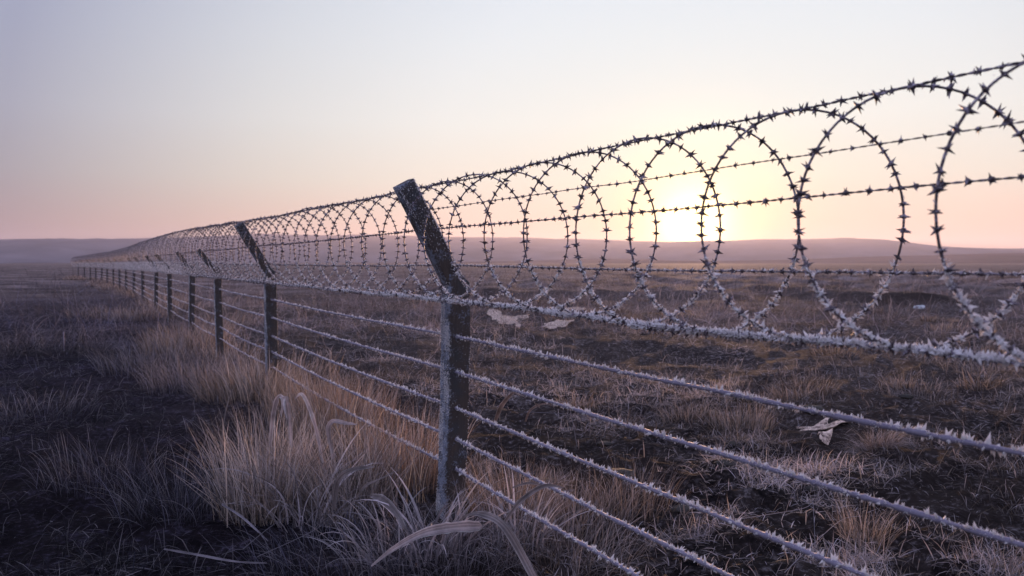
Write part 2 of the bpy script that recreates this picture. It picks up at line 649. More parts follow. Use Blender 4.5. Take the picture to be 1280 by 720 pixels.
for i, s in enumerate(POST_S):
    x, y = fpt(s)
    x, y = float(x), float(y)
    gz = float(H(x, y))
    rng = np.random.default_rng(100 + i)
    root = empty('fence_post', (x, y, gz - .02), post_label(i), 'fence post', 'angled fence posts in a receding row')
    lean = [0, R(1.6), R(.2), R(-.6), R(1.2), R(-1.0)][i] if i < 6 else R(rng.normal(0, .8))
    root.rotation_euler = (0, lean, FENCE_ANG * 0)
    near = i < 3
    Lp = BEND - gz + .02
    pw = PW * [1, 1, .95, .80, .80, .80][min(i, 5)]
    v, q, t = timber(Lp + .02, pw, 10 + i, 40 if near else 12)
    rot = np.array([[math.cos(FENCE_ANG), -math.sin(FENCE_ANG)], [math.sin(FENCE_ANG), math.cos(FENCE_ANG)]])
    v[:, :2] = v[:, :2] @ rot.T
    qq_ = v[:, 0] * PR[0] + v[:, 1] * PR[1]           # the head is cut on the slant where the arm is let in
    v[:, 2] = np.minimum(v[:, 2], np.maximum(Lp - .045 - (qq_ - pw / 2) * 1.73, Lp * .5))
    me = mesh_from('post', v, q, t, near)
    body = link('post', me, M_POST, root)
    # the angled arm, leaning out over the path side
    va, qa, ta = timber(.63 if i < 3 else .43, pw * (.78 if i < 3 else .8), 30 + i, 24 if near else 8)
    tilt = R(30 if i < 3 else 38)
    va[:, :2] = va[:, :2] @ rot.T
    axis = Vector((AX[0], AX[1], 0))
    Rm = np.array(Matrix.Rotation(-tilt, 3, axis))
    # direction check: the arm must lean towards -PR
    if (Rm @ np.array([0, 0, 1]))[:2] @ PR > 0:
        Rm = np.array(Matrix.Rotation(tilt, 3, axis))
    va = va @ Rm.T + np.array([0, 0, Lp - .085]) + np.append(PR * .012, 0)
    link('arm', mesh_from('arm', va, qa, ta, near), M_POST, root)
    if i < 7:
        cnt = [300, 6500, 2600, 900, 700, 500, 400][i]
        sc = 1 if i < 3 else 1.6
        win = np.array([-PR[0], -PR[1], .3])
        kp = lambda c, n_: .02 + 2.2 * np.clip(n_ @ win, 0, 1) ** 2 + .5 * (np.abs(n_ @ np.array([AX[0], AX[1], 0])) * np.abs(n_ @ np.array([PR[0], PR[1], 0])) > .2)
        a1 = frost_on(v, q, cnt, .002 * sc, .008 * sc, rng, kp)
        fr = Acc(); fr.add(a1[0], None, a1[1])
        kp2 = lambda c, n_: .15 + 1.4 * np.clip(n_[:, 2], 0, 1) + (np.abs(n_ @ np.array([AX[0], AX[1], 0])) * np.linalg.norm(n_ - (n_ @ np.array([AX[0], AX[1], 0]))[:, None] * np.array([AX[0], AX[1], 0]), axis=1) > .3) * 1.2
        a2 = frost_on(va, qa, int(cnt * .6), .003 * sc, .011 * sc, rng, kp2)
        fr.add(a2[0], None, a2[1])
        tag(link('frost', fr.mesh('frost'), M_FROST, root), kind='stuff')
    # wire staples / ties where the wires pass
    if i < 8:
        th = np.linspace(0, 2 * math.pi, 12)
        vs, qs = tube(np.stack([PR[0] * .012 * np.cos(th), PR[1] * .012 * np.cos(th), .016 * np.sin(th)], -1), .0028, 4)
        sme = mesh_from('staple', vs, qs, None, True); sme.materials.append(M_STEEL)
        for zz in (.375, .556, .741, .90, 1.054):
            so = bpy.data.objects.new('staple', sme); COL.objects.link(so); so.parent = root
            so.location = (AX[0] * (pw / 2 + .004), AX[1] * (pw / 2 + .004), GZ - zz - gz + .02)


# ------------------------------------------------------------------ straight frosted fence wires
S_NEAR, S_FAR = 5.6, -78.0


def wire_s(step_near):
    s = [S_NEAR]
    while s[-1] > S_FAR:
        d = max(1.0, abs(s[-1] - 3) + 1)
        s.append(s[-1] - max(step_near, step_near * d * .6))
    return np.array(s)


def sag(s, k=.012):
    ps = np.array(sorted(POST_S))
    i = np.clip(np.searchsorted(ps, s) - 1, 0, len(ps) - 2)
    u = (s - ps[i]) / (ps[i + 1] - ps[i])
    return -4 * k * np.clip(u * (1 - u), 0, 1)


RUN = ['topmost', 'second', 'third', 'fourth', 'lowest']
for k, zz in enumerate((.375, .556, .741, .90, 1.054)):
    s = wire_s(.05)
    x, y = fpt(s, .0)
    z = GZ - zz + sag(s, .010 + .004 * k) + .002 * fbm(s * 3, s * 0 + k, 2, k)
    root = empty('fence_wire', (float(fpt(0.)[0]), float(fpt(0.)[1]), GZ - zz),
                 f'{RUN[k]} of the five thickly frosted straight wires below the coil', 'fence wire', 'frosted straight wires between the posts')
    o0 = np.array([root.location.x, root.location.y, root.location.z])
    P = np.stack([x, y, z], -1) - o0
    # rime coating, lumpy
    sd = np.sort(np.concatenate([np.arange(S_NEAR, -6, -.004), np.arange(-6, -20, -.03), np.arange(-20, S_FAR, -.25)]))[::-1]
    Pd = np.stack([np.interp(-sd, -s, P[:, j]) for j in range(3)], -1)
    rr = .0070 * (1 + .45 * fbm(sd * 60, sd * 0, 2, 50 + k)) * (1 + .5 * sstep(-8, -40, sd))
    link('strand', Acc_ := (lambda a: (a.add(*tube(Pd, rr, 6)), a.mesh('strand', True))[1])(Acc()), M_RIME, root)
    rng = np.random.default_rng(500 + k)
    # fine fuzz, then feather-like crystals in little fans at uneven intervals
    fine = np.concatenate([S_NEAR - rng.random(2600) * S_NEAR, -rng.random(1500) * 6, -6 - rng.random(1500) * 14])
    cen = [S_NEAR]
    while cen[-1] > -60:
        g = .0060 + .0075 * rng.random()
        cen.append(cen[-1] - g * (1 + .9 * max(0, -cen[-1] - 1) ** .8))
    cen = np.array(cen[1:]); nc = len(cen)
    ca = np.where(rng.random(nc) < .62, rng.normal(math.pi / 2, .6, nc), rng.normal(-math.pi / 2, .8, nc))
    cl = (.0095 + .0120 * rng.random(nc) ** 1.6) * np.where(np.sin(ca) > 0, 1.05, .8) * (1 + .35 * fbm(cen * 8, cen * 0, 2, 90 + k))
    kf = 4
    fs = np.concatenate([fine, np.repeat(cen, kf) + rng.normal(0, .0012, nc * kf)])
    a = np.concatenate([rng.random(len(fine)) * 6.283, np.repeat(ca, kf) + rng.normal(0, .22, nc * kf)])
    fr_ = (1 + 1.0 * sstep(-3, -30, fs))
    L = np.concatenate([.0025 + .0035 * rng.random(len(fine)), np.repeat(cl, kf) * rng.uniform(.45, 1, nc * kf)]) * fr_
    up = np.array([0, 0, 1.0]); qv = np.array([PR[0], PR[1], 0]); av = np.array([AX[0], AX[1], 0])
    d = np.cos(a)[:, None] * qv + np.sin(a)[:, None] * up + np.concatenate([rng.normal(0, .42, len(fine)), rng.normal(0, .26, len(fs) - len(fine))])[:, None] * av
    dn = d / np.linalg.norm(d, axis=1)[:, None]
    base = np.stack([np.interp(-fs, -s, P[:, j]) for j in range(3)], -1)
    v, t = spikes(base + dn * .0055, dn, L, np.maximum(L * .27, .0013) * 1.0)
    acc = Acc(); acc.add(v, None, t)
    tag(link('frost', acc.mesh('frost'), M_FROST, root), kind='stuff')


# ------------------------------------------------------------------ barbs
def barb_mesh(seed, spikes_n=6, big=1.0):
    r_ = np.random.default_rng(seed)
    acc = Acc()
    # short wrap round the strand (strand runs along local z)
    th = np.linspace(0, 2 * math.pi * 2.4, 22)
    pts = np.stack([.0048 * np.cos(th), .0048 * np.sin(th), np.linspace(-.005, .005, 22)], -1)
    acc.add(*tube(pts, .0019, 5))
    v, q = tube(np.array([[0, 0, -.0065], [0, 0, -.003], [0, 0, .003], [0, 0, .0065]]), [.0032, .0070, .0070, .0032], 6)
    acc.add(v, q)
    n = spikes_n
    a = np.arange(n) / n * 2 * math.pi + r_.normal(0, .22, n)
    zt = r_.normal(0, .38, n)
    d = np.stack([np.cos(a), np.sin(a), zt], -1)
    L = (.0150 + .0085 * r_.random(n)) * big
    b = d / np.linalg.norm(d, axis=1)[:, None] * .003
    v, t = spikes(b, d, L, .0050 * big, 4)
    acc.add(v, None, t)
    return acc


BARBS = [barb_mesh(s, n) for s, n in ((1, 6), (2, 7), (3, 6), (4, 8), (5, 5))]
SMALL = [barb_mesh(s, n, .72) for s, n in ((11, 4), (12, 5), (13, 4), (14, 6))]


def frame(T, roll):
    T = T / np.linalg.norm(T)
    ref = np.array([0, 0, 1.]) if abs(T[2]) < .9 else np.array([1., 0, 0])
    A = np.cross(T, ref); A /= np.linalg.norm(A); B = np.cross(T, A)
    c, s_ = math.cos(roll), math.sin(roll)
    return np.stack([A * c + B * s_, -A * s_ + B * c, T], 1)


def place_barbs(root, pts, tan, dist, kinds, n_parts=100, scale=1.0, seed=0, growth=.0):
    """the ones showing largest as parts, the rest as one mesh"""
    rng = np.random.default_rng(seed)
    order = np.argsort(dist)
    meshes = []
    for b in kinds:
        me = b.mesh('barb'); me.materials.append(M_STEEL); meshes.append(me)
    rest = Acc()
    raw = [(np.concatenate(b.v), np.concatenate(b.q), np.concatenate(b.t)) for b in kinds]
    for rank, i in enumerate(order):
        k = int(rng.integers(len(kinds)))
        F = frame(tan[i], rng.random() * 6.28)
        dd = dist[i] % 1000
        sc = scale * (.82 + .38 * rng.random()) * (1 + growth * max(0, min(dd, 60) - 6) / 20)
        if rank < n_parts:
            o = bpy.data.objects.new('barb', meshes[k]); COL.objects.link(o); o.parent = root
            Mx = Matrix.Identity(4)
            for a in range(3):
                for b_ in range(3): Mx[a][b_] = F[a][b_] * sc
                Mx[a][3] = pts[i][a]
            o.matrix_local = Mx
        else:
            v, q, t = raw[k]
            if dist[i] > 14:                       # far away: just the points of the star
                d0 = rng.normal(0, 1, (4, 3))
                vv, tt = spikes(np.repeat(pts[i][None], 4, 0), d0, .017 * sc, .005 * sc)
                rest.add(vv, None, tt)
            else:
                rest.add((v * sc) @ F.T + pts[i], q, t)
    if rest.n:
        tag(link('barb', rest.mesh('barbs_beyond'), M_STEEL, root), kind='stuff')


def along(P, spacing):
    seg = np.linalg.norm(np.diff(P, axis=0), axis=1)
    c = np.concatenate([[0], np.cumsum(seg)])
    return c


def visible_dist(W_):
    """distance from the camera, with what is behind or outside the frame put last"""
    d = np.hypot(W_[:, 0], W_[:, 1])
    out = (W_[:, 1] < .15) | (np.abs(W_[:, 0]) > W_[:, 1] * .66 + .03)
    return d + out * 1000


# ------------------------------------------------------------------ straight barbed wires strung on the arms


def coil_top(s):
    # the coil opens out wider and sags lower the farther it runs
    return np.interp(s, [-78, -60, -40, -20, -11, -8, -4.5, 0, 6], [.50, .60, .62, .60, .56, .50, .432, .385, .373])


def coil_bottom(s):
    return -np.interp(s, [-78, -45, -22, 0, 6], [.38, .33, .22, .185, .183])


def coil_r(s):
    return (coil_top(s) - coil_bottom(s)) / 2


def barbed(label, q, zrel, rad, barb_gap, scale, seed, s_far=S_FAR, frosty=0.0, kinds=SMALL, wob=.003, s_near=S_NEAR, sagk=.012, mat=None, follow=None):
    s = wire_s(.04); s = s[(s >= s_far) & (s <= s_near)]
    x, y = fpt(s, q)
    zr = zrel
    if follow == 'top':
        zr = coil_bottom(s) + 2 * coil_r(s) - .004
    elif follow == 'bottom':
        zr = coil_bottom(s) + .004
    z = GZ + zr + sag(s, sagk) + wob * fbm(s * 2.2, s * 0 + seed, 3, seed)
    p0 = fpt(0., q)
    root = empty('barbed_wire', (float(p0[0]), float(p0[1]), GZ + zrel), label, 'barbed wire', 'straight barbed wires along the arms')
    o0 = np.array(root.location)
    P = np.stack([x, y, z], -1) - o0
    sd = np.concatenate([np.arange(s_near, -8, -.006), np.arange(-8, s_far, -.08)])
    acc = Acc()
    for ph in (0, math.pi):                                   # two twisted strands
        Pd = np.stack([np.interp(-sd, -s, P[:, j]) for j in range(3)], -1)
        w = 2 * math.pi * sd / .05 + ph
        Pd = Pd + (np.cos(w)[:, None] * np.array([PR[0], PR[1], 0]) + np.sin(w)[:, None] * np.array([0, 0, 1.])) * rad * .55
        acc.add(*tube(Pd, rad * .62 * (1 + .6 * sstep(-10, -40, sd)), 5))
    link('strand', acc.mesh('strand', True), mat or M_STEEL, root)
    rng = np.random.default_rng(seed)
    bs = []
    c = s_near
    while c > s_far:
        bs.append(c); c -= barb_gap * (1 + .12 * rng.normal()) * (1 if c > -20 else 2.5)
    bs = np.array(bs)
    bp = np.stack([np.interp(-bs, -s, P[:, j]) for j in range(3)], -1)
    tan = np.tile(np.array([AX[0], AX[1], 0.]), (len(bs), 1)) + rng.normal(0, .12, (len(bs), 3))
    place_barbs(root, bp, tan, visible_dist(bp + o0), kinds, 100, scale, seed, .4)
    if frosty:
        n = int(9000 * frosty)
        fs = np.concatenate([s_near - rng.random(n) * (s_near + 1), -1 - rng.random(n // 2) * 12])
        base = np.stack([np.interp(-fs, -s, P[:, j]) for j in range(3)], -1) + rng.normal(0, .002, (len(fs), 3))
        d = rng.normal(0, 1, (len(fs), 3)) + np.array([0, 0, .7])
        L = .003 + (.008 if frosty < 1 else .015) * rng.random(len(fs)) ** 2
        v, t = spikes(base, d, L, L * .32)
        a2 = Acc(); a2.add(v, None, t)
        tag(link('frost', a2.mesh('frost'), M_FROST, root), kind='stuff')
    return root


COIL_Q, COIL_Z, COIL_R = -.13, .095, .278
barbed('thin barbed wire, uppermost of the straight ones crossing inside the coil', -.19, .258, .0017, .058, .62, 201, s_far=0.0, wob=.004)
barbed('thin barbed wire passing over the rising sun halfway up the coil', -.135, .168, .0024, .052, .80, 202)
barbed('level barbed wire in line with the horizon, speckled with frost', -.02, -.013, .0030, .040, .72, 203, frosty=.32)
barbed('barbed wire running taut along the top of the coil', COIL_Q, COIL_Z + COIL_R - .004, .0029, .050, .66, 204, kinds=BARBS, wob=.006, sagk=.004, frosty=.05, follow='top')


BOTTOM = barbed('thick frost-caked barbed wire running along the bottom of the coil', COIL_Q - .01, COIL_Z - COIL_R + .004, .0050, .042, .72, 205, kinds=BARBS, wob=.012, sagk=.006, frosty=3.2, mat=M_RIME, follow='bottom')


# ------------------------------------------------------------------ the concertina coil
def build_coil():
    root = empty('razor_wire_coil', (float(fpt(0., COIL_Q)[0]), float(fpt(0., COIL_Q)[1]), GZ + COIL_Z),
                 'long coil of looped barbed wire resting on the angled post arms, frosted below', 'razor wire')
    o0 = np.array(root.location)
    PITCH, SQ, QQ = .305, .168, .188
    rng = np.random.default_rng(5)

    n_near = (S_NEAR + .2) / PITCH
    FARP = .33

    def run(k):                       # the coil is pulled out a little more beyond the nearest post
        return S_NEAR - PITCH * np.minimum(k, n_near) - FARP * np.maximum(k - n_near, 0)

    def turn_at(s):
        return (S_NEAR - s) / PITCH if s > -.2 else n_near + (-.2 - s) / FARP

    def curve(th):
        """th: turns, 0 at the near end; angle measured from the bottom"""
        n_ = np.floor(th); u = th - n_
        adv = np.clip((u - .90) / .10, 0, 1)          # a full loop, then a short run along the bottom to the next
        adv = .86 * adv + .14 * (u - .45)
        s = run(n_ + .5 + adv)
        w = -2 * math.pi * np.clip(u / .90, 0, 1)
        jr = 1 + .05 * fbm(th * .9, th * 0, 2, 7)
        js = .020 * fbm(th * .8, th * 0 + 4, 2, 8)
        jq = .9 + .12 * fbm(th * .7, th * 0 + 9, 2, 9)
        h = np.sin(w)
        gr = coil_r(s) / COIL_R
        x, y = fpt(s + SQ * h * 1.0 + js, COIL_Q + QQ * h * jq * gr)
        z = GZ + coil_bottom(s) + COIL_R * gr * (1 - np.cos(w) * jr) + .012 * fbm(th * .35, th * 0 + 2, 2, 12)
        return np.stack([x, y, z], -1), s

    turns = turn_at(S_FAR)
    near_turns = turn_at(-9)
    th = np.concatenate([np.arange(0, near_turns, 1 / 72), np.arange(near_turns, turn_at(-28), 1 / 36), np.arange(turn_at(-28), turns, 1 / 18)])
    Wd, s = curve(th)
    rad = .0029 * (1 + .8 * sstep(-8, -40, s))
    a = Acc(); a.add(*tube(Wd - o0, rad, 6))
    link('wire', a.mesh('wire', True), M_STEEL, root)
    # barbs
    dense, _ = curve(np.arange(0, turns, 1 / 240))
    c = along(dense, 0)
    pos = []; p = 0
    tot = c[-1]
    while p < tot:
        f = p / tot
        pos.append(p)
        p += .036 * (1 + .12 * rng.normal()) * (1 if f < .16 else 1.35 if f < .3 else 3.0)
    pos = np.array(pos)
    bp = np.stack([np.interp(pos, c, dense[:, j]) for j in range(3)], -1)
    b2 = np.stack([np.interp(pos + .004, c, dense[:, j]) for j in range(3)], -1)
    tan = b2 - bp + 1e-9
    place_barbs(root, bp - o0, tan, visible_dist(bp), BARBS, 100, .80, 77, .5)
    # frost: heavy low on the loops, thin towards the top
    n = 340000
    f = rng.random(n) ** 1.7 * tot
    b = np.stack([np.interp(f, c, dense[:, j]) for j in range(3)], -1)
    hrel = (b[:, 2] - GZ - COIL_Z) / COIL_R
    keep = rng.random(n) < np.clip(1.0 - 1.2 * sstep(-.85, .1, hrel), .16, 1)
    dist = np.hypot(b[:, 0], b[:, 1])
    keep |= rng.random(n) < .85 * sstep(3.0, 6.5, dist)
    keep &= (b[:, 1] > .1)
    b = b[keep]; hrel = hrel[keep]; dist = dist[keep]
    m = len(b)
    d = rng.normal(0, 1, (m, 3)) + np.array([0, 0, .45])
    L = (.003 + .0120 * rng.random(m) ** 2.0) * (.42 + .80 * (hrel < -.30)) * (1 + .9 * sstep(5, 30, dist))
    v, t = spikes(b - o0 + rng.normal(0, .0028, (m, 3)), d, L, L * .33)
    acc = Acc(); acc.add(v, None, t)
    tag(link('frost', acc.mesh('frost'), M_FROST, root), kind='stuff')


build_coil()


# ------------------------------------------------------------------ grass
def blades(base, L, az, lean, droop, width, tint, tip=None, seg=5, twist=None, rng=RNG):
    """ribbon blades. base n x 3; lean = sideways reach, droop = bending over; tint n x 3"""
    n = len(base)
    u = np.linspace(0, 1, seg + 1)
    hd = np.stack([np.cos(az), np.sin(az), np.zeros(n)], -1)
    tw = az + math.pi / 2 + (rng.normal(0, .9, n) if twist is None else twist)
    wd = np.stack([np.cos(tw), np.sin(tw), rng.normal(0, .25, n)], -1)
    V = []; C = []
    # bend angle grows along the blade
    a0 = np.arctan(lean); pos = base.copy(); V_c = [pos]
    for k in range(seg):
        ang = a0 + droop * ((k + .5) / seg) ** 1.4
        stp = (L / seg)[:, None]
        pos = pos + stp * (np.sin(ang)[:, None] * hd + np.cos(ang)[:, None] * np.array([0, 0, 1.]))
        V_c.append(pos)
    tip = tint * 1.5 + .05 if tip is None else tip
    for k, pc in enumerate(V_c):
        w = width * (.75 + .5 * math.sin(min(1, u[k] * 1.6 + .25) * math.pi / 2) - .25) * (1 - u[k] ** 2.2) * .5 + width * .03
        V.append(pc - wd * w[:, None]); V.append(pc + wd * w[:, None])
        cc = tint * (1 - u[k]) + tip * u[k]
        C.append(cc); C.append(cc)
    v = np.stack(V, 1).reshape(-1, 3); c = np.stack(C, 1).reshape(-1, 3)
    m = 2 * (seg + 1)
    o = np.arange(n)[:, None] * m
    q = np.concatenate([np.stack([o[:, 0] + 2 * k, o[:, 0] + 2 * k + 1, o[:, 0] + 2 * k + 3, o[:, 0] + 2 * k + 2], -1) for k in range(seg)])
    return v, q, c


TAN = np.array([.32, .235, .175]); BROWN = np.array([.235, .165, .13]); LFT = np.array([.44, .38, .40]); GREY = np.array([.24, .21, .24]); RUST = np.array([.25, .15, .095])
DARKT = np.array([.05, .045, .055]); PALE = np.array([.46, .40, .39])


def carpet(name, npts, rmin, rmax, kind, seed, tall=1.0):
    """ground cover scattered by distance; kind 'field' or 'verge'"""
    rng = np.random.default_rng(seed)
    # sample uniformly in picture rows: density falls with distance
    u = rng.random(npts)
    inv = 1 / rmin + (1 / rmax - 1 / rmin) * u
    r = 1 / inv
    a = rng.uniform(R(-36), R(36), npts)
    x = r * np.sin(a) / np.cos(a) * np.cos(a); y = r * np.cos(a)
    s, q = fcoord(x, y)
    side = (q > 0) if kind == 'field' else (q <= 0)
    dn = fbm(x / .8, y / .8, 3, 13) + .7 * fbm(x / .22, y / .22, 2, 14)
    patch = fbm(x / 3.5, y / 3.5, 3, 15)
    keep = side & (rng.random(npts) < np.clip(.28 + 1.5 * dn + .9 * patch, .05, 1) * (1 if kind == 'field' else (.30 + .70 * sstep(4.5, 10, r))))
    x, y, r, q, patch, dn = x[keep], y[keep], r[keep], q[keep], patch[keep], dn[keep]
    n = len(x)
    big = 1 + r / 16
    L = rng.uniform(.02, .095, n) * (1 + .6 * np.clip(dn, 0, 1)) * np.minimum(big, 3.2) ** .75
    L *= tall
    if kind == 'verge':
        L *= 1.5
    L *= 1 + .9 * sstep(7, 20, r)
    az = rng.random(n) * 6.28
    flat = rng.random(n)
    lean = np.where(flat < .74, rng.uniform(1.2, 5, n), rng.uniform(0, 1, n))
    droop = rng.uniform(0, 1.3, n)
    w = rng.uniform(.0016, .0042, n) * big
    mixf = rng.random(n)[:, None]
    tint = TAN * (1 - mixf) + GREY * mixf
    br = np.clip(patch * 1.4 + rng.normal(0, .25, n), 0, 1)[:, None]
    tint = tint * (1 - br) + BROWN * 1.1 * br
    tint *= (rng.uniform(.25, 1.0, n) ** 1.3 * 1.75)[:, None]
    clump = np.clip(.5 + 2.0 * fbm(x / 1.6, y / 1.6, 3, 17), 0, 1.4)[:, None]
    tint = tint * (.35 + 1.0 * clump)
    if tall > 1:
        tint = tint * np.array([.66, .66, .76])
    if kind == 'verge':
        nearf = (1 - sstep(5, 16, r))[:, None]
        tint = (tint * (.66 - .50 * nearf) + DARKT * .15 * nearf) * np.array([.82, .93, 1.20])  # blades close by painted darker to carry the vignette
    fr = (rng.random(n) < .34)[:, None] * rng.uniform(.3, 1, n)[:, None]
    tip = tint * 1.2 * (1 - fr) + np.array([.78, .70, .76]) * (fr * (1.15 if kind == 'field' else .6))
    z = H(x, y)
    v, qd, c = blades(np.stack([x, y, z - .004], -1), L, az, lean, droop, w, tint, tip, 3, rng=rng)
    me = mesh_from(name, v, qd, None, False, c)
    tag(link(name, me, M_BLADE), kind='stuff')


carpet('matted_field_grass', 330000, 3.0, 60, 'field', 301)
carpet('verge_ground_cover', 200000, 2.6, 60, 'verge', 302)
carpet('distant_field_heather', 120000, 14, 170, 'field', 303, 1.9)
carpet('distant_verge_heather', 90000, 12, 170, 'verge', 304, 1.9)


def tuft(name, label, x, y, n, L, rad, spread, tint, tint2, cat='grass', group=None, w=.004, bias=None, droop=(0., 1.2), seed=0, frost=.3, seg=6):
    rng = np.random.default_rng(seed)
    gz = float(H(x, y))
    root_loc = np.array([x, y, gz])
    r = rad * np.sqrt(rng.random(n)); a = rng.random(n) * 6.28
    bx = r * np.cos(a); by = r * np.sin(a)
    bz = H(x + bx, y + by) - gz - .01
    az = a + rng.normal(0, .7, n)
    if bias is not None:
        hx = np.cos(az) + bias[0]; hy = np.sin(az) + bias[1]; az = np.arctan2(hy, hx)
    ln = np.abs(rng.normal(0, 1, n)) * spread
    LL = L * (rng.uniform(.35, 1.0, n) ** .8)
    dr = rng.uniform(*droop, n)
    mf = rng.random(n)[:, None]
    tt = np.asarray(tint) * mf + np.asarray(tint2) * (1 - mf)
    tt = tt * (.25 + 1.9 * rng.random(n) ** 1.8)[:, None]
    if group == G3:
        tt = tt * np.array([.78, .84, 1.0])
    f = (rng.random(n) < frost)[:, None] * .75
    tip = tt * 1.4 * (1 - f) + np.array([.66, .60, .64]) * f
    v, q, c = blades(np.stack([bx, by, bz], -1), LL, az, ln, dr, w * rng.uniform(.5, 1.4, n), tt, tip, seg, rng=rng)
    me = mesh_from(name, v, q, None, False, c)
    return tag(link(name, me, M_BLADE, None, root_loc), label, cat, group)


def gp(px, py, lift=0.0):
    """a point on the ground seen at these picture coordinates of the 1280-wide photograph"""
    d = (CAM_H - lift) * 995.6 / (py - 328)
    return (px - 640) / 995.6 * d, d


G1 = 'grass clumps at the foot of the fence'
G2 = 'low tussocks out in the field'
G3 = 'tussocks on the dark verge'
specs = [
    # label, px, py, n, L, rad, spread, tints, w, bias, droop, group
    ('large pale fountain of long frosted blades left of the nearest post', 330, 640, 420, .62, .22, .28, PALE * .8, TAN, .006, (.1, -.1), (0, 1.0), G1),
    ('dense pale blades leaning right beside the largest clump', 425, 640, 480, .58, .24, .35, PALE * .75, TAN * .8, .005, (-.5, .3), (.1, 1.2), G1),
    ('tall rusty brown grass close against the left of the nearest post', 500, 610, 620, .52, .30, .22, BROWN, RUST, .0035, None, (0, .8), G1),
    ('rusty brown grass under the wires midway between the two nearest posts', 425, 545, 620, .50, .38, .22, BROWN, RUST * .9, .0038, None, (0, .8), G1),
    ('brown seed grass just in front of the second post', 385, 520, 480, .46, .35, .25, BROWN, TAN * .8, .004, None, (0, .9), G1),
    ('bushy grey brown grass round the foot of the second post', 310, 500, 620, .42, .45, .35, TAN * .7, BROWN, .0045, (-.4, 0), (.1, 1.1), G1),
    ('grey pinkish bushy tussock left of the third post', 245, 485, 700, .46, .5, .4, TAN * .7, GREY * .7, .005, (-.3, 0), (.1, 1.2), G3),
    ('broad grey tussock beside the path near the fourth post', 190, 460, 620, .45, .6, .4, GREY * .6, TAN * .6, .006, None, (.1, 1.2), G3),
    ('pinkish grass clump below the fourth post', 232, 440, 480, .5, .6, .35, TAN * .8, BROWN, .007, None, (.1, 1.1), G1),
    ('sprawling thin dark tussock at the lower left beside the path', 215, 640, 330, .46, .26, .55, GREY * .55, DARKT, .0035, (-.3, 0), (.1, 1.3), G3),
    ('loose dark tussock low in the left foreground', 120, 610, 260, .38, .30, .55, GREY * .42, DARKT, .0035, None, (.1, 1.3), G3),
    ('brown feathery tuft upright in the field behind the wires', 930, 540, 420, .26, .22, .35, BROWN, TAN * .7, .004, None, (.1, 1.0), G2),
    ('low drooping mop of grey grass beside a pale sheet on the right', 1100, 577, 480, .27, .10, .9, TAN * .8, GREY * .8, .0045, None, (.7, 1.7), G2),
    ('brown tuft poking up just left of the wires at lower right', 1085, 700, 200, .24, .10, .4, BROWN, TAN, .003, None, (.1, .9), G2),
    ('tawny low tuft left of the feathery brown one', 860, 530, 260, .20, .22, .5, TAN * .7, BROWN, .004, None, (.1, 1.0), G2),
    ('tawny tuft just right of the feathery brown one', 1005, 500, 260, .22, .3, .5, TAN * .7, BROWN, .004, None, (.1, 1.0), G2),
    ('grassy clump at the foot of the nearest post on its right', 640, 655, 340, .36, .20, .4, BROWN, TAN * .8, .003, None, (0, 1.0), G1),
    ('twiggy grey and tan tuft under the lowest wire right of the post', 720, 660, 300, .30, .26, .5, TAN * .7, GREY * .6, .0028, None, (0, 1.1), G1),
    ('sparse brown tuft under the third wire right of centre', 790, 650, 220, .34, .2, .45, BROWN * .9, TAN * .6, .0028, None, (0, 1.1), G2),
    ('tangled frosted grass in the centre foreground', 560, 715, 420, .40, .30, .75, GREY * .8, DARKT, .0042, (-.2, -.2), (.2, 1.6), G1),
    ('tangled dim grass along the bottom left of centre', 420, 715, 420, .34, .34, .7, GREY * .5, DARKT, .004, None, (.2, 1.5), G3),
    ('short tangled grass at the bottom right of centre', 700, 715, 300, .30, .30, .7, GREY * .6, TAN * .5, .0035, None, (.2, 1.5), G1),
    ('flattened grey tussock far right beyond the wires', 1240, 470, 300, .22, .5, .6, TAN * .6, GREY * .6, .006, None, (.3, 1.4), G2),
    ('small pale tuft in the right middle distance', 1150, 500, 260, .22, .35, .6, TAN * .8, GREY * .7, .005, None, (.3, 1.4), G2),
    ('low dark tuft at the far left edge', 40, 520, 260, .30, .45, .6, GREY * .4, DARKT, .006, None, (.2, 1.4), G3),
    ('dim tuft left of the thin stake', 30, 440, 260, .34, .7, .6, GREY * .5, DARKT, .009, None, (.2, 1.3), G3),
    ('pale tuft far up the path on the left', 150, 400, 420, .42, 1.1, .5, TAN * .6, BROWN, .012, None, (.1, 1.1), G3),
    ('sparse upright stems between the two nearest posts', 360, 575, 120, .55, .3, .25, TAN, PALE * .6, .003, None, (0, .7), G1),
]
for k, (lab, px, py, n, L, rad, spread, t1, t2, w, bias, droop, grp) in enumerate(specs):
    x, y = gp(px, py)
    tuft('grass_tuft', lab, x, y, int(n * (2.2 if grp == G1 else 1.3)), L, rad * 1.1, spread, t1, t2, 'grass tuft', grp, w * .62, bias, droop, 900 + k, .38 if grp != G3 else .25)

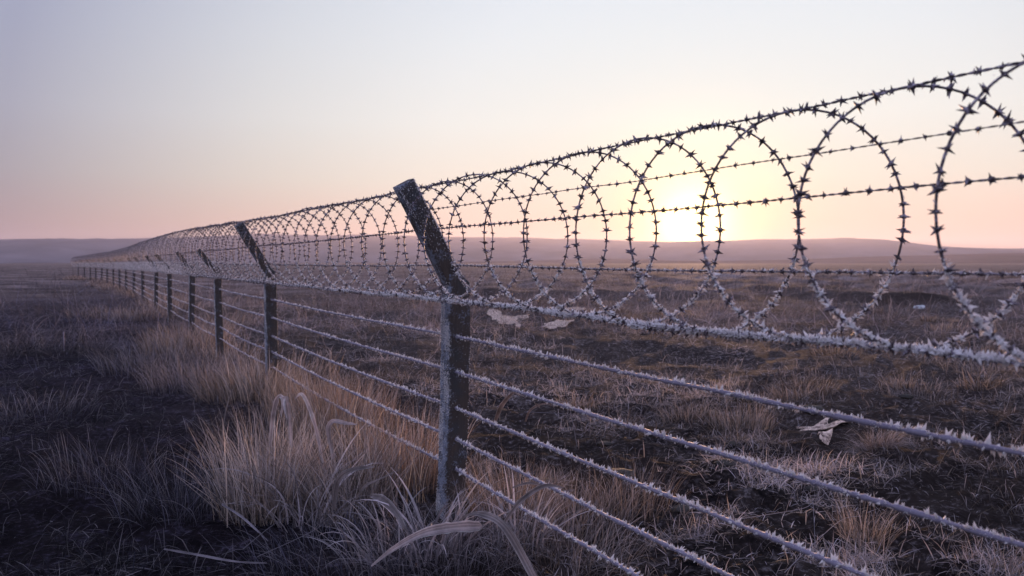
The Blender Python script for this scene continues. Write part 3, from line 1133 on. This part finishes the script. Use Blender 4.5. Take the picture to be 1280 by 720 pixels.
for lab, px, py, n, L, w_, bias, sd_, tn in (
        ('spray of long wide frosted blades arching over the centre foreground', 540, 712, 70, .50, .011, (.5, -.2), 71, LFT),
        ('spray of bluish frosted blades sweeping left along the bottom edge', 470, 716, 60, .44, .009, (-.6, -.2), 72, LFT * .7),
        ('loose spray of pale blades right of the post under the lowest wire', 655, 700, 60, .44, .009, (.5, .1), 73, LFT * .8),
        ('sparse golden stems standing tall against the left of the nearest post', 505, 625, 90, .66, .0045, (.05, 0), 75, np.array([.50, .36, .24])),
        ('pale upright stems with bent tips rising out of the largest clump', 330, 640, 90, .70, .0045, (.05, 0), 76, np.array([.58, .46, .40])),
        ('fine pale stems standing between the two nearest posts under the wires', 420, 560, 90, .60, .0045, (.05, 0), 77, np.array([.50, .37, .27])),
        ('fine bright stems beside the foot of the second post', 320, 505, 90, .56, .006, (-.1, 0), 78, np.array([.48, .38, .32])),
        ('spray of long pale blades rising out of the largest clump', 380, 655, 70, .62, .010, (.1, -.1), 74, LFT)):
    x, y = gp(px, py)
    tuft('grass_spray', lab, x, y, n, L, .14 if w_ > .007 else .28, .55 if w_ > .007 else .2, tn, tn * .6, 'long grass', 'sprays of long frosted blades', w_, bias, (.4, 1.9) if w_ > .007 else (0, 1.1), sd_, .6, seg=9)

# more tussocks along both sides of the fence and over the field
rng = np.random.default_rng(55)
for k in range(22):
    s = -6 - 2.4 * k * (1 + .05 * k) ** .5 + rng.normal(0, .4)
    if s < -75: break
    q = rng.choice([-.55, .4]) + rng.normal(0, .25)
    x, y = fpt(s, q)
    d = float(np.hypot(x, y))
    near_p = int(np.argmin(np.abs(np.array(POST_S) - s)))
    ordn = ['', 'first', 'second', 'third', 'fourth', 'fifth', 'sixth', 'seventh', 'eighth', 'ninth', 'tenth', 'eleventh', 'twelfth', 'thirteenth', 'fourteenth', 'fifteenth', 'sixteenth', 'last'][near_p]
    tuft('grass_tuft', f"rough brown tussock {'on the path side' if q < 0 else 'on the field side'}, {'just before' if s > POST_S[near_p] else 'just beyond'} the {ordn} post of the row", float(x), float(y), 420, .34, .7, .5,
         TAN * .8, GREY * .55 + BROWN * .3, 'grass tuft', 'rough tussocks far along the fence', .005 * (1 + d / 18), None, (0, 1.0), 1200 + k)
for k in range(34):
    a = rng.uniform(R(-6), R(33)); r = rng.uniform(6.5, 30)
    x, y = r * math.sin(a), r * math.cos(a)
    if fcoord(x, y)[1] < 1: continue
    tuft('grass_tuft', 'small matted tussock scattered among many in the frosty field', x, y, 150, rng.uniform(.12, .24), rng.uniform(.15, .4), .6,
         TAN * rng.uniform(.5, .9), BROWN, 'grass tuft', 'small tussocks scattered in the field', .004 * (1 + r / 14), None, (.2, 1.4), 1300 + k)


# ------------------------------------------------------------------ individual broad leaves
def leaf(label, pts, width, tint, seed, thick=.0009, name='grass_leaf', shape=None):
    """a broad dead leaf following 3-D points, folded along its midrib"""
    P = np.array(pts, float)
    o = P[0].copy()
    t = np.linspace(0, len(P) - 1, 26)
    # Catmull-Rom
    Q = []
    for tt in t:
        i = min(int(tt), len(P) - 2); u = tt - i
        p0, p1, p2, p3 = P[max(i - 1, 0)], P[i], P[i + 1], P[min(i + 2, len(P) - 1)]
        Q.append(.5 * ((2 * p1) + (-p0 + p2) * u + (2 * p0 - 5 * p1 + 4 * p2 - p3) * u * u + (-p0 + 3 * p1 - 3 * p2 + p3) * u ** 3))
    Q = np.array(Q) - o
    T = np.gradient(Q, axis=0); T /= np.linalg.norm(T, axis=1)[:, None]
    view = Q + o - np.array([0, 0, CAM_H])
    Wd = np.cross(T, np.array([.10, -.85, .55])); Wd /= np.linalg.norm(Wd, axis=1)[:, None]
    U = np.cross(Wd, T)
    u = np.linspace(0, 1, 26)
    w = width / 2 * np.clip(np.sin(np.clip(u * .82 + .16, 0, 1) * math.pi) ** .75, .03, 1) * (1 + .12 * fbm(u * 9, u * 0, 2, seed))
    if shape is not None:
        w = width / 2 * np.interp(u, *shape)
    rows = []
    prof = [(-1, .34), (-.8, .22), (-.6, .10), (-.4, .03), (-.2, -.05), (0, -.14), (.2, -.05), (.4, .03), (.6, .10), (.8, .22), (1, .34)]
    w = w * .78 * (1 + .22 * fbm(u * 22, u * 0 + 1, 2, seed + 3))
    for a, b in prof:
        rows.append(Q + Wd * (w * a)[:, None] + U * (w * b * .8)[:, None])
    for a, b in prof[::-1]:
        rows.append(Q + Wd * (w * a)[:, None] + U * (w * b * .8 - thick)[:, None])
    n = 26; m = len(rows)
    v = np.stack(rows, 1).reshape(-1, 3)
    i = np.arange(n - 1)[:, None] * m; j = np.arange(m)[None, :]; k = (j + 1) % m
    q = np.stack([i + j, i + k, i + m + k, i + m + j], -1).reshape(-1, 4)
    c = np.tile(np.asarray(tint, float), (len(v), 1))
    lr = np.random.default_rng(seed)
    st = lr.uniform(.45, 1.15, 11); st = np.concatenate([st, st[::-1]])
    along_ = 1 + .5 * fbm(np.linspace(0, 12, n), np.zeros(n), 3, seed + 9)
    c = c * (st[None, :] * along_[:, None]).reshape(-1, 1)
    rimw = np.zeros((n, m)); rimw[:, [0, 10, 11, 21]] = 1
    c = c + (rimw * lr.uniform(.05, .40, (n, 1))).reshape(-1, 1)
    me = mesh_from(name, v, q, None, True, np.clip(c, 0, .8))
    return tag(link(name, me, M_BLADE, None, o), label, 'leaf', 'broad dead leaves in the foreground')


def at(px, py, d):
    return ((px - 640) / 995.6 * d, d, CAM_H - (py - 328) / 995.6 * d)


LF = np.array([.50, .42, .42])
leaf('broad frosted leaf pointing right with a blunt tip in the centre foreground', [at(462, 712, 2.75), at(490, 690, 2.8), at(525, 671, 2.85), at(562, 663, 2.9), at(602, 661, 2.92)], .054, LF * 1.1, 1, shape=([0, .3, .6, .85, .96, 1], [.12, .45, .85, 1, .8, .25]))
leaf('long leaf arching over and down to the lower right of the post', [at(568, 668, 2.95), at(580, 649, 2.95), at(603, 646, 2.9), at(632, 664, 2.85), at(668, 728, 2.8)], .040, LF * .8, 2, shape=([0, .3, .5, .75, 1], [.1, .25, .7, 1, .9]))
leaf('short leaf curling to the right in the middle of the clump', [at(415, 640, 3.7), at(420, 605, 3.65), at(438, 590, 3.6), at(467, 585, 3.55)], .036, LF * .7, 3)
leaf('leaf curling down to the right left of the nearest post', [at(463, 622, 3.5), at(478, 628, 3.45), at(494, 645, 3.4), at(508, 670, 3.3)], .040, LF * .55, 4)
leaf('pale bent over leaf, left one of the pair above the large clump', [at(336, 560, 4.2), at(340, 520, 4.2), at(346, 498, 4.2), at(352, 500, 4.18), at(350, 522, 4.15)], .030, LF * 1.4, 5)
leaf('pale bent over leaf, right one of the pair above the large clump', [at(362, 560, 4.1), at(360, 520, 4.1), at(356, 499, 4.1), at(353, 505, 4.08), at(357, 524, 4.05)], .028, LF * 1.4, 6)
leaf('pale narrow leaf arching over the clump with a lit tip', [at(402, 580, 4.2), at(393, 535, 4.2), at(383, 505, 4.2), at(375, 493, 4.2), at(367, 500, 4.2)], .026, LF * 1.4, 7)
leaf('twisted pale leaf curling beside the brown grass', [at(415, 575, 4.0), at(409, 540, 4.0), at(415, 528, 4.0), at(430, 530, 3.95), at(445, 532, 3.9)], .032, LF * 1.2, 8)
leaf('thin arching leaf rising right of the short curling one', [at(418, 655, 3.6), at(440, 630, 3.55), at(455, 610, 3.5), at(475, 600, 3.5), at(500, 588, 3.5)], .012, LF * .6, 9)
leaf('blue grey leaf crossing the frosted lowest wire', [at(625, 665, 3.1), at(650, 630, 3.1), at(680, 610, 3.1), at(705, 612, 3.1)], .024, LF * .6, 10)
leaf('narrow pale leaf lying low under the wires right of the post', [at(640, 612, 3.4), at(665, 606, 3.35), at(700, 616, 3.3), at(720, 614, 3.3)], .014, LF * .7, 11)
leaf('pale leaf arching left of the second wire behind the post', [at(618, 530, 5.0), at(626, 510, 5.0), at(636, 497, 5.0), at(644, 490, 5.0)], .034, np.array([.34, .24, .20]), 12)
leaf('thin golden leaf arching beside the second wire', [at(657, 528, 5.0), at(662, 515, 5.0), at(674, 507, 5.0), at(690, 505, 5.0)], .018, np.array([.34, .24, .20]), 13)
leaf('long blue frosted blade lying across the lower left foreground', [at(200, 690, 3.4), at(240, 697, 3.2), at(290, 706, 3.1), at(330, 708, 3.0)], .012, GREY * 1.2, 14)
leaf('straight blue frosted blade slanting down through the dark grass', [at(274, 633, 3.6), at(300, 650, 3.5), at(332, 680, 3.3)], .012, GREY * 1.3, 15)
leaf('long curved stem rising alone above the left clump', [at(275, 590, 4.2), at(276, 540, 4.2), at(284, 500, 4.2), at(294, 480, 4.2)], .008, LF * .7, 16)


# ------------------------------------------------------------------ stray stems that cross the dark ground
def stems(label, items, group='long bent stems'):
    pass


def stem(label, pts, w, tint):
    P = np.array(pts, float); o = P[0].copy()
    t = np.linspace(0, len(P) - 1, 18); Q = []
    for tt in t:
        i = min(int(tt), len(P) - 2); u = tt - i
        p0, p1, p2, p3 = P[max(i - 1, 0)], P[i], P[i + 1], P[min(i + 2, len(P) - 1)]
        Q.append(.5 * ((2 * p1) + (-p0 + p2) * u + (2 * p0 - 5 * p1 + 4 * p2 - p3) * u * u + (-p0 + 3 * p1 - 3 * p2 + p3) * u ** 3))
    Q = np.array(Q) - o
    v, q = tube(Q, w * np.linspace(1, .45, 18), 5)
    me = mesh_from('straw', v, q, None, True, np.tile(tint, (len(v), 1)))
    tag(link('straw', me, M_BLADE, None, o), label, 'straw', 'long bent straws')


ST = np.array([.34, .31, .35])
stem('thin stem bent over sharply beneath the third wire at lower right', [at(905, 655, 3.4), at(1000, 640, 3.3), at(1018, 632, 3.3), at(1020, 634, 3.3), at(1024, 700, 3.1)], .0016, ST)
stem('thin stem slanting up behind the fourth wire at lower right', [at(985, 720, 3.0), at(1030, 675, 3.1), at(1058, 652, 3.2), at(1082, 648, 3.2)], .0016, ST)
stem('straight thin stem leaning left behind the top frosted wire', [at(722, 560, 5), at(710, 500, 5), at(694, 460, 5)], .0028, ST * .8)
stem('thin stem standing upright below the second frosted wire', [at(780, 640, 4.1), at(782, 600, 4.0), at(786, 560, 4.0)], .0016, ST * .7)
stem('thin stem curved upward in the dark left foreground', [at(80, 700, 3.5), at(78, 670, 3.5), at(90, 640, 3.5)], .0014, ST * .4)
stem('long low stem lying across the field beyond the coil', [at(1040, 480, 8.5), at(1080, 472, 8.7), at(1125, 462, 9)], .003, ST * .7)
stem('long straw arching low over the field right of the mop', [at(1060, 592, 5.0), at(1130, 580, 5.2), at(1200, 580, 5.2)], .0016, ST * .8)
stem('pair of straws lying low behind the second frosted wire', [at(655, 516, 6.5), at(720, 520, 6.5), at(795, 538, 6.3)], .003, ST * .7)
stem('long straw bending right along the dark bottom right', [at(1100, 672, 3.9), at(1170, 668, 3.9), at(1205, 664, 3.9)], .002, ST * .6)
stem('slanting straw rising at the left of the large clump', [at(300, 690, 3.3), at(345, 655, 3.3), at(385, 640, 3.4)], .0018, ST * .7)
stem('thin straw crossing upward in the centre dark foreground', [at(318, 700, 3.2), at(400, 660, 3.3), at(410, 632, 3.3)], .0016, ST * .7)


# ------------------------------------------------------------------ pale frosted sheets lying on the field
def sheet(label, corners, tint, seed, lift=.01):
    """a crumpled thin sheet; corners = 4 ground points, edge order"""
    c = [np.array([*gp(px, py), 0.0]) for px, py in corners]
    n, m = 26, 12
    u, w = np.meshgrid(np.linspace(0, 1, n), np.linspace(0, 1, m), indexing='ij')
    rag = .30 * fbm(u * 15, w * 0 + seed, 3, seed)
    wq = w + rag * np.where(w > .5, 1, -1) * np.abs(w - .5) * 2
    wq = 5e-1 + .85 * (wq - .5) * np.clip(np.sin(math.pi * np.clip(u, 0, 1)), .04, 1) ** .7 + .35 * (u - .5) ** 2 * math.sin(seed)
    P = ((1 - u) * (1 - wq))[..., None] * c[0] + (u * (1 - wq))[..., None] * c[1] + (u * wq)[..., None] * c[2] + ((1 - u) * wq)[..., None] * c[3]
    z = H(P[..., 0], P[..., 1]) + lift + .035 * np.maximum(fbm(u * 3 + seed, w * 1.5, 1, seed + 1), -.25) + .02 * w
    P[..., 2] = z
    o = P[0, 0].copy()
    top = (P - o).reshape(-1, 3); bot = top - np.array([0, 0, .004])
    v = np.concatenate([top, bot])
    i = np.arange(n - 1)[:, None] * m; j = np.arange(m - 1)[None, :]
    q = np.stack([i + j, i + m + j, i + m + j + 1, i + j + 1], -1).reshape(-1, 4)
    edge = [k for k in range(m)] + [k * m + m - 1 for k in range(1, n)] + [(n - 1) * m + k for k in range(m - 2, -1, -1)] + [k * m for k in range(n - 2, 0, -1)]
    e = np.array(edge); e2 = np.roll(e, -1); N0 = len(top)
    q = np.concatenate([q, q[:, ::-1] + N0, np.stack([e, e2, e2 + N0, e + N0], -1)])
    me = mesh_from('frosted_sheet', v, q, None, True)
    tag(link('frosted_sheet', me, tint, None, o), label, 'sheet', 'pale frosted sheets lying on the field')


def mat_sheet():
    m, t, p, out = newmat('frosted_pale_sheet')
    ob = N(t, 'ShaderNodeTexCoord').outputs['Object']
    f = noise(t, 14, 7, .7, ob)
    t.links.new(ramp(t, f, [(.34, (.34, .25, .22)), (.48, (.62, .46, .39)), (.62, (.85, .66, .56))]), p.inputs['Base Color'])
    p.inputs['Roughness'].default_value = .8
    p.inputs['Specular IOR Level'].default_value = .1
    bump(t, noise(t, 40, 4, .6, ob), .5, .01, p)
    tp = N(t, 'ShaderNodeBsdfTransparent')          # the film is torn and lacy
    mx = N(t, 'ShaderNodeMixShader')
    t.links.new(ramp(t, noise(t, 30, 6, .75, ob), [(.40, 0), (.52, 1)]), mx.inputs[0])
    t.links.new(tp.outputs[0], mx.inputs[1]); t.links.new(p.outputs[0], mx.inputs[2])
    t.links.new(mx.outputs[0], out.inputs[0])
    return m


M_SHEET = mat_sheet()
sheet('tapering pale sheet just right of the nearest post below the coil', [(598, 393), (640, 414), (660, 411), (625, 391)], M_SHEET, 3)
sheet('small pale sheet behind the first one below the coil', [(618, 396), (650, 403), (672, 394), (640, 398)], M_SHEET, 5)
sheet('bright pale sheet right of the other two below the coil', [(668, 410), (682, 421), (728, 405), (700, 408)], M_SHEET, 7)
sheet('slim pale sheet farthest back below the coil', [(690, 389), (710, 396), (742, 394), (720, 390)], M_SHEET, 8)
sheet('long torn pale sheet beside the grass mop on the right', [(990, 533), (1000, 550), (1070, 547), (1084, 533)], M_SHEET, 9, .015)
sheet('small torn scrap in front of the long torn sheet', [(1022, 562), (1030, 568), (1050, 560), (1040, 556)], M_SHEET, 11, .02)


# ------------------------------------------------------------------ small things
def rock(name, label, x, y, r, mat, seed, cat, flat=.6, group=None):
    import bmesh
    bm = bmesh.new()
    bmesh.ops.create_icosphere(bm, subdivisions=3, radius=1)
    for v in bm.verts:
        p = np.array(v.co)
        k = 1 + .35 * float(fbm(np.array(p[0] * 1.4 + seed), np.array(p[1] * 1.4 + p[2]), 3, seed))
        v.co = Vector((p[0] * k * r * 1.2, p[1] * k * r, p[2] * k * r * flat))
    me = bpy.data.meshes.new(name); bm.to_mesh(me); bm.free()
    tag(link(name, me, mat, None, (x, y, float(H(x, y)) + r * flat * .3)), label, cat, group)


def mat_plain(name, a, b, sc=12, rough=.8):
    m, t, p, out = newmat(name)
    ob = N(t, 'ShaderNodeTexCoord').outputs['Object']
    t.links.new(mixc(t, noise(t, sc, 5, .65, ob), a, b), p.inputs['Base Color'])
    p.inputs['Roughness'].default_value = rough
    bump(t, noise(t, sc * 5, 4, .6, ob), .6, .01, p)
    return m


M_STONE = mat_plain('pale_stone', (.35, .36, .40), (.7, .7, .75), 6)
M_CLOD = mat_plain('peat_clod', (.010, .009, .011), (.05, .038, .032), 20)
x, y = gp(1134, 383)
rock('stone', 'small pale stone lying at the foot of the dark bank', x, y - .8, .15, M_STONE, 4, 'stone', .5)
x, y = gp(78, 440)
tk = Acc()
v, q, t = timber(.33, .016, 70, 10)
tk.add(v, q, t)
o = link('stake', tk.mesh('stake'), M_RIME, None, (x, y, float(H(x, y)) - .03))
tag(o, 'thin pale stake standing alone in the dark verge at left', 'stake')
crng = np.random.default_rng(8)
for k in range(14):
    a = crng.uniform(R(2), R(33)); r = crng.uniform(3.8, 9)
    rock('clod', 'dark lump of peat among others on the bare field ground', r * math.sin(a), r * math.cos(a), crng.uniform(.03, .09), M_CLOD, 40 + k, 'clod', .45, 'dark peat lumps on the field')
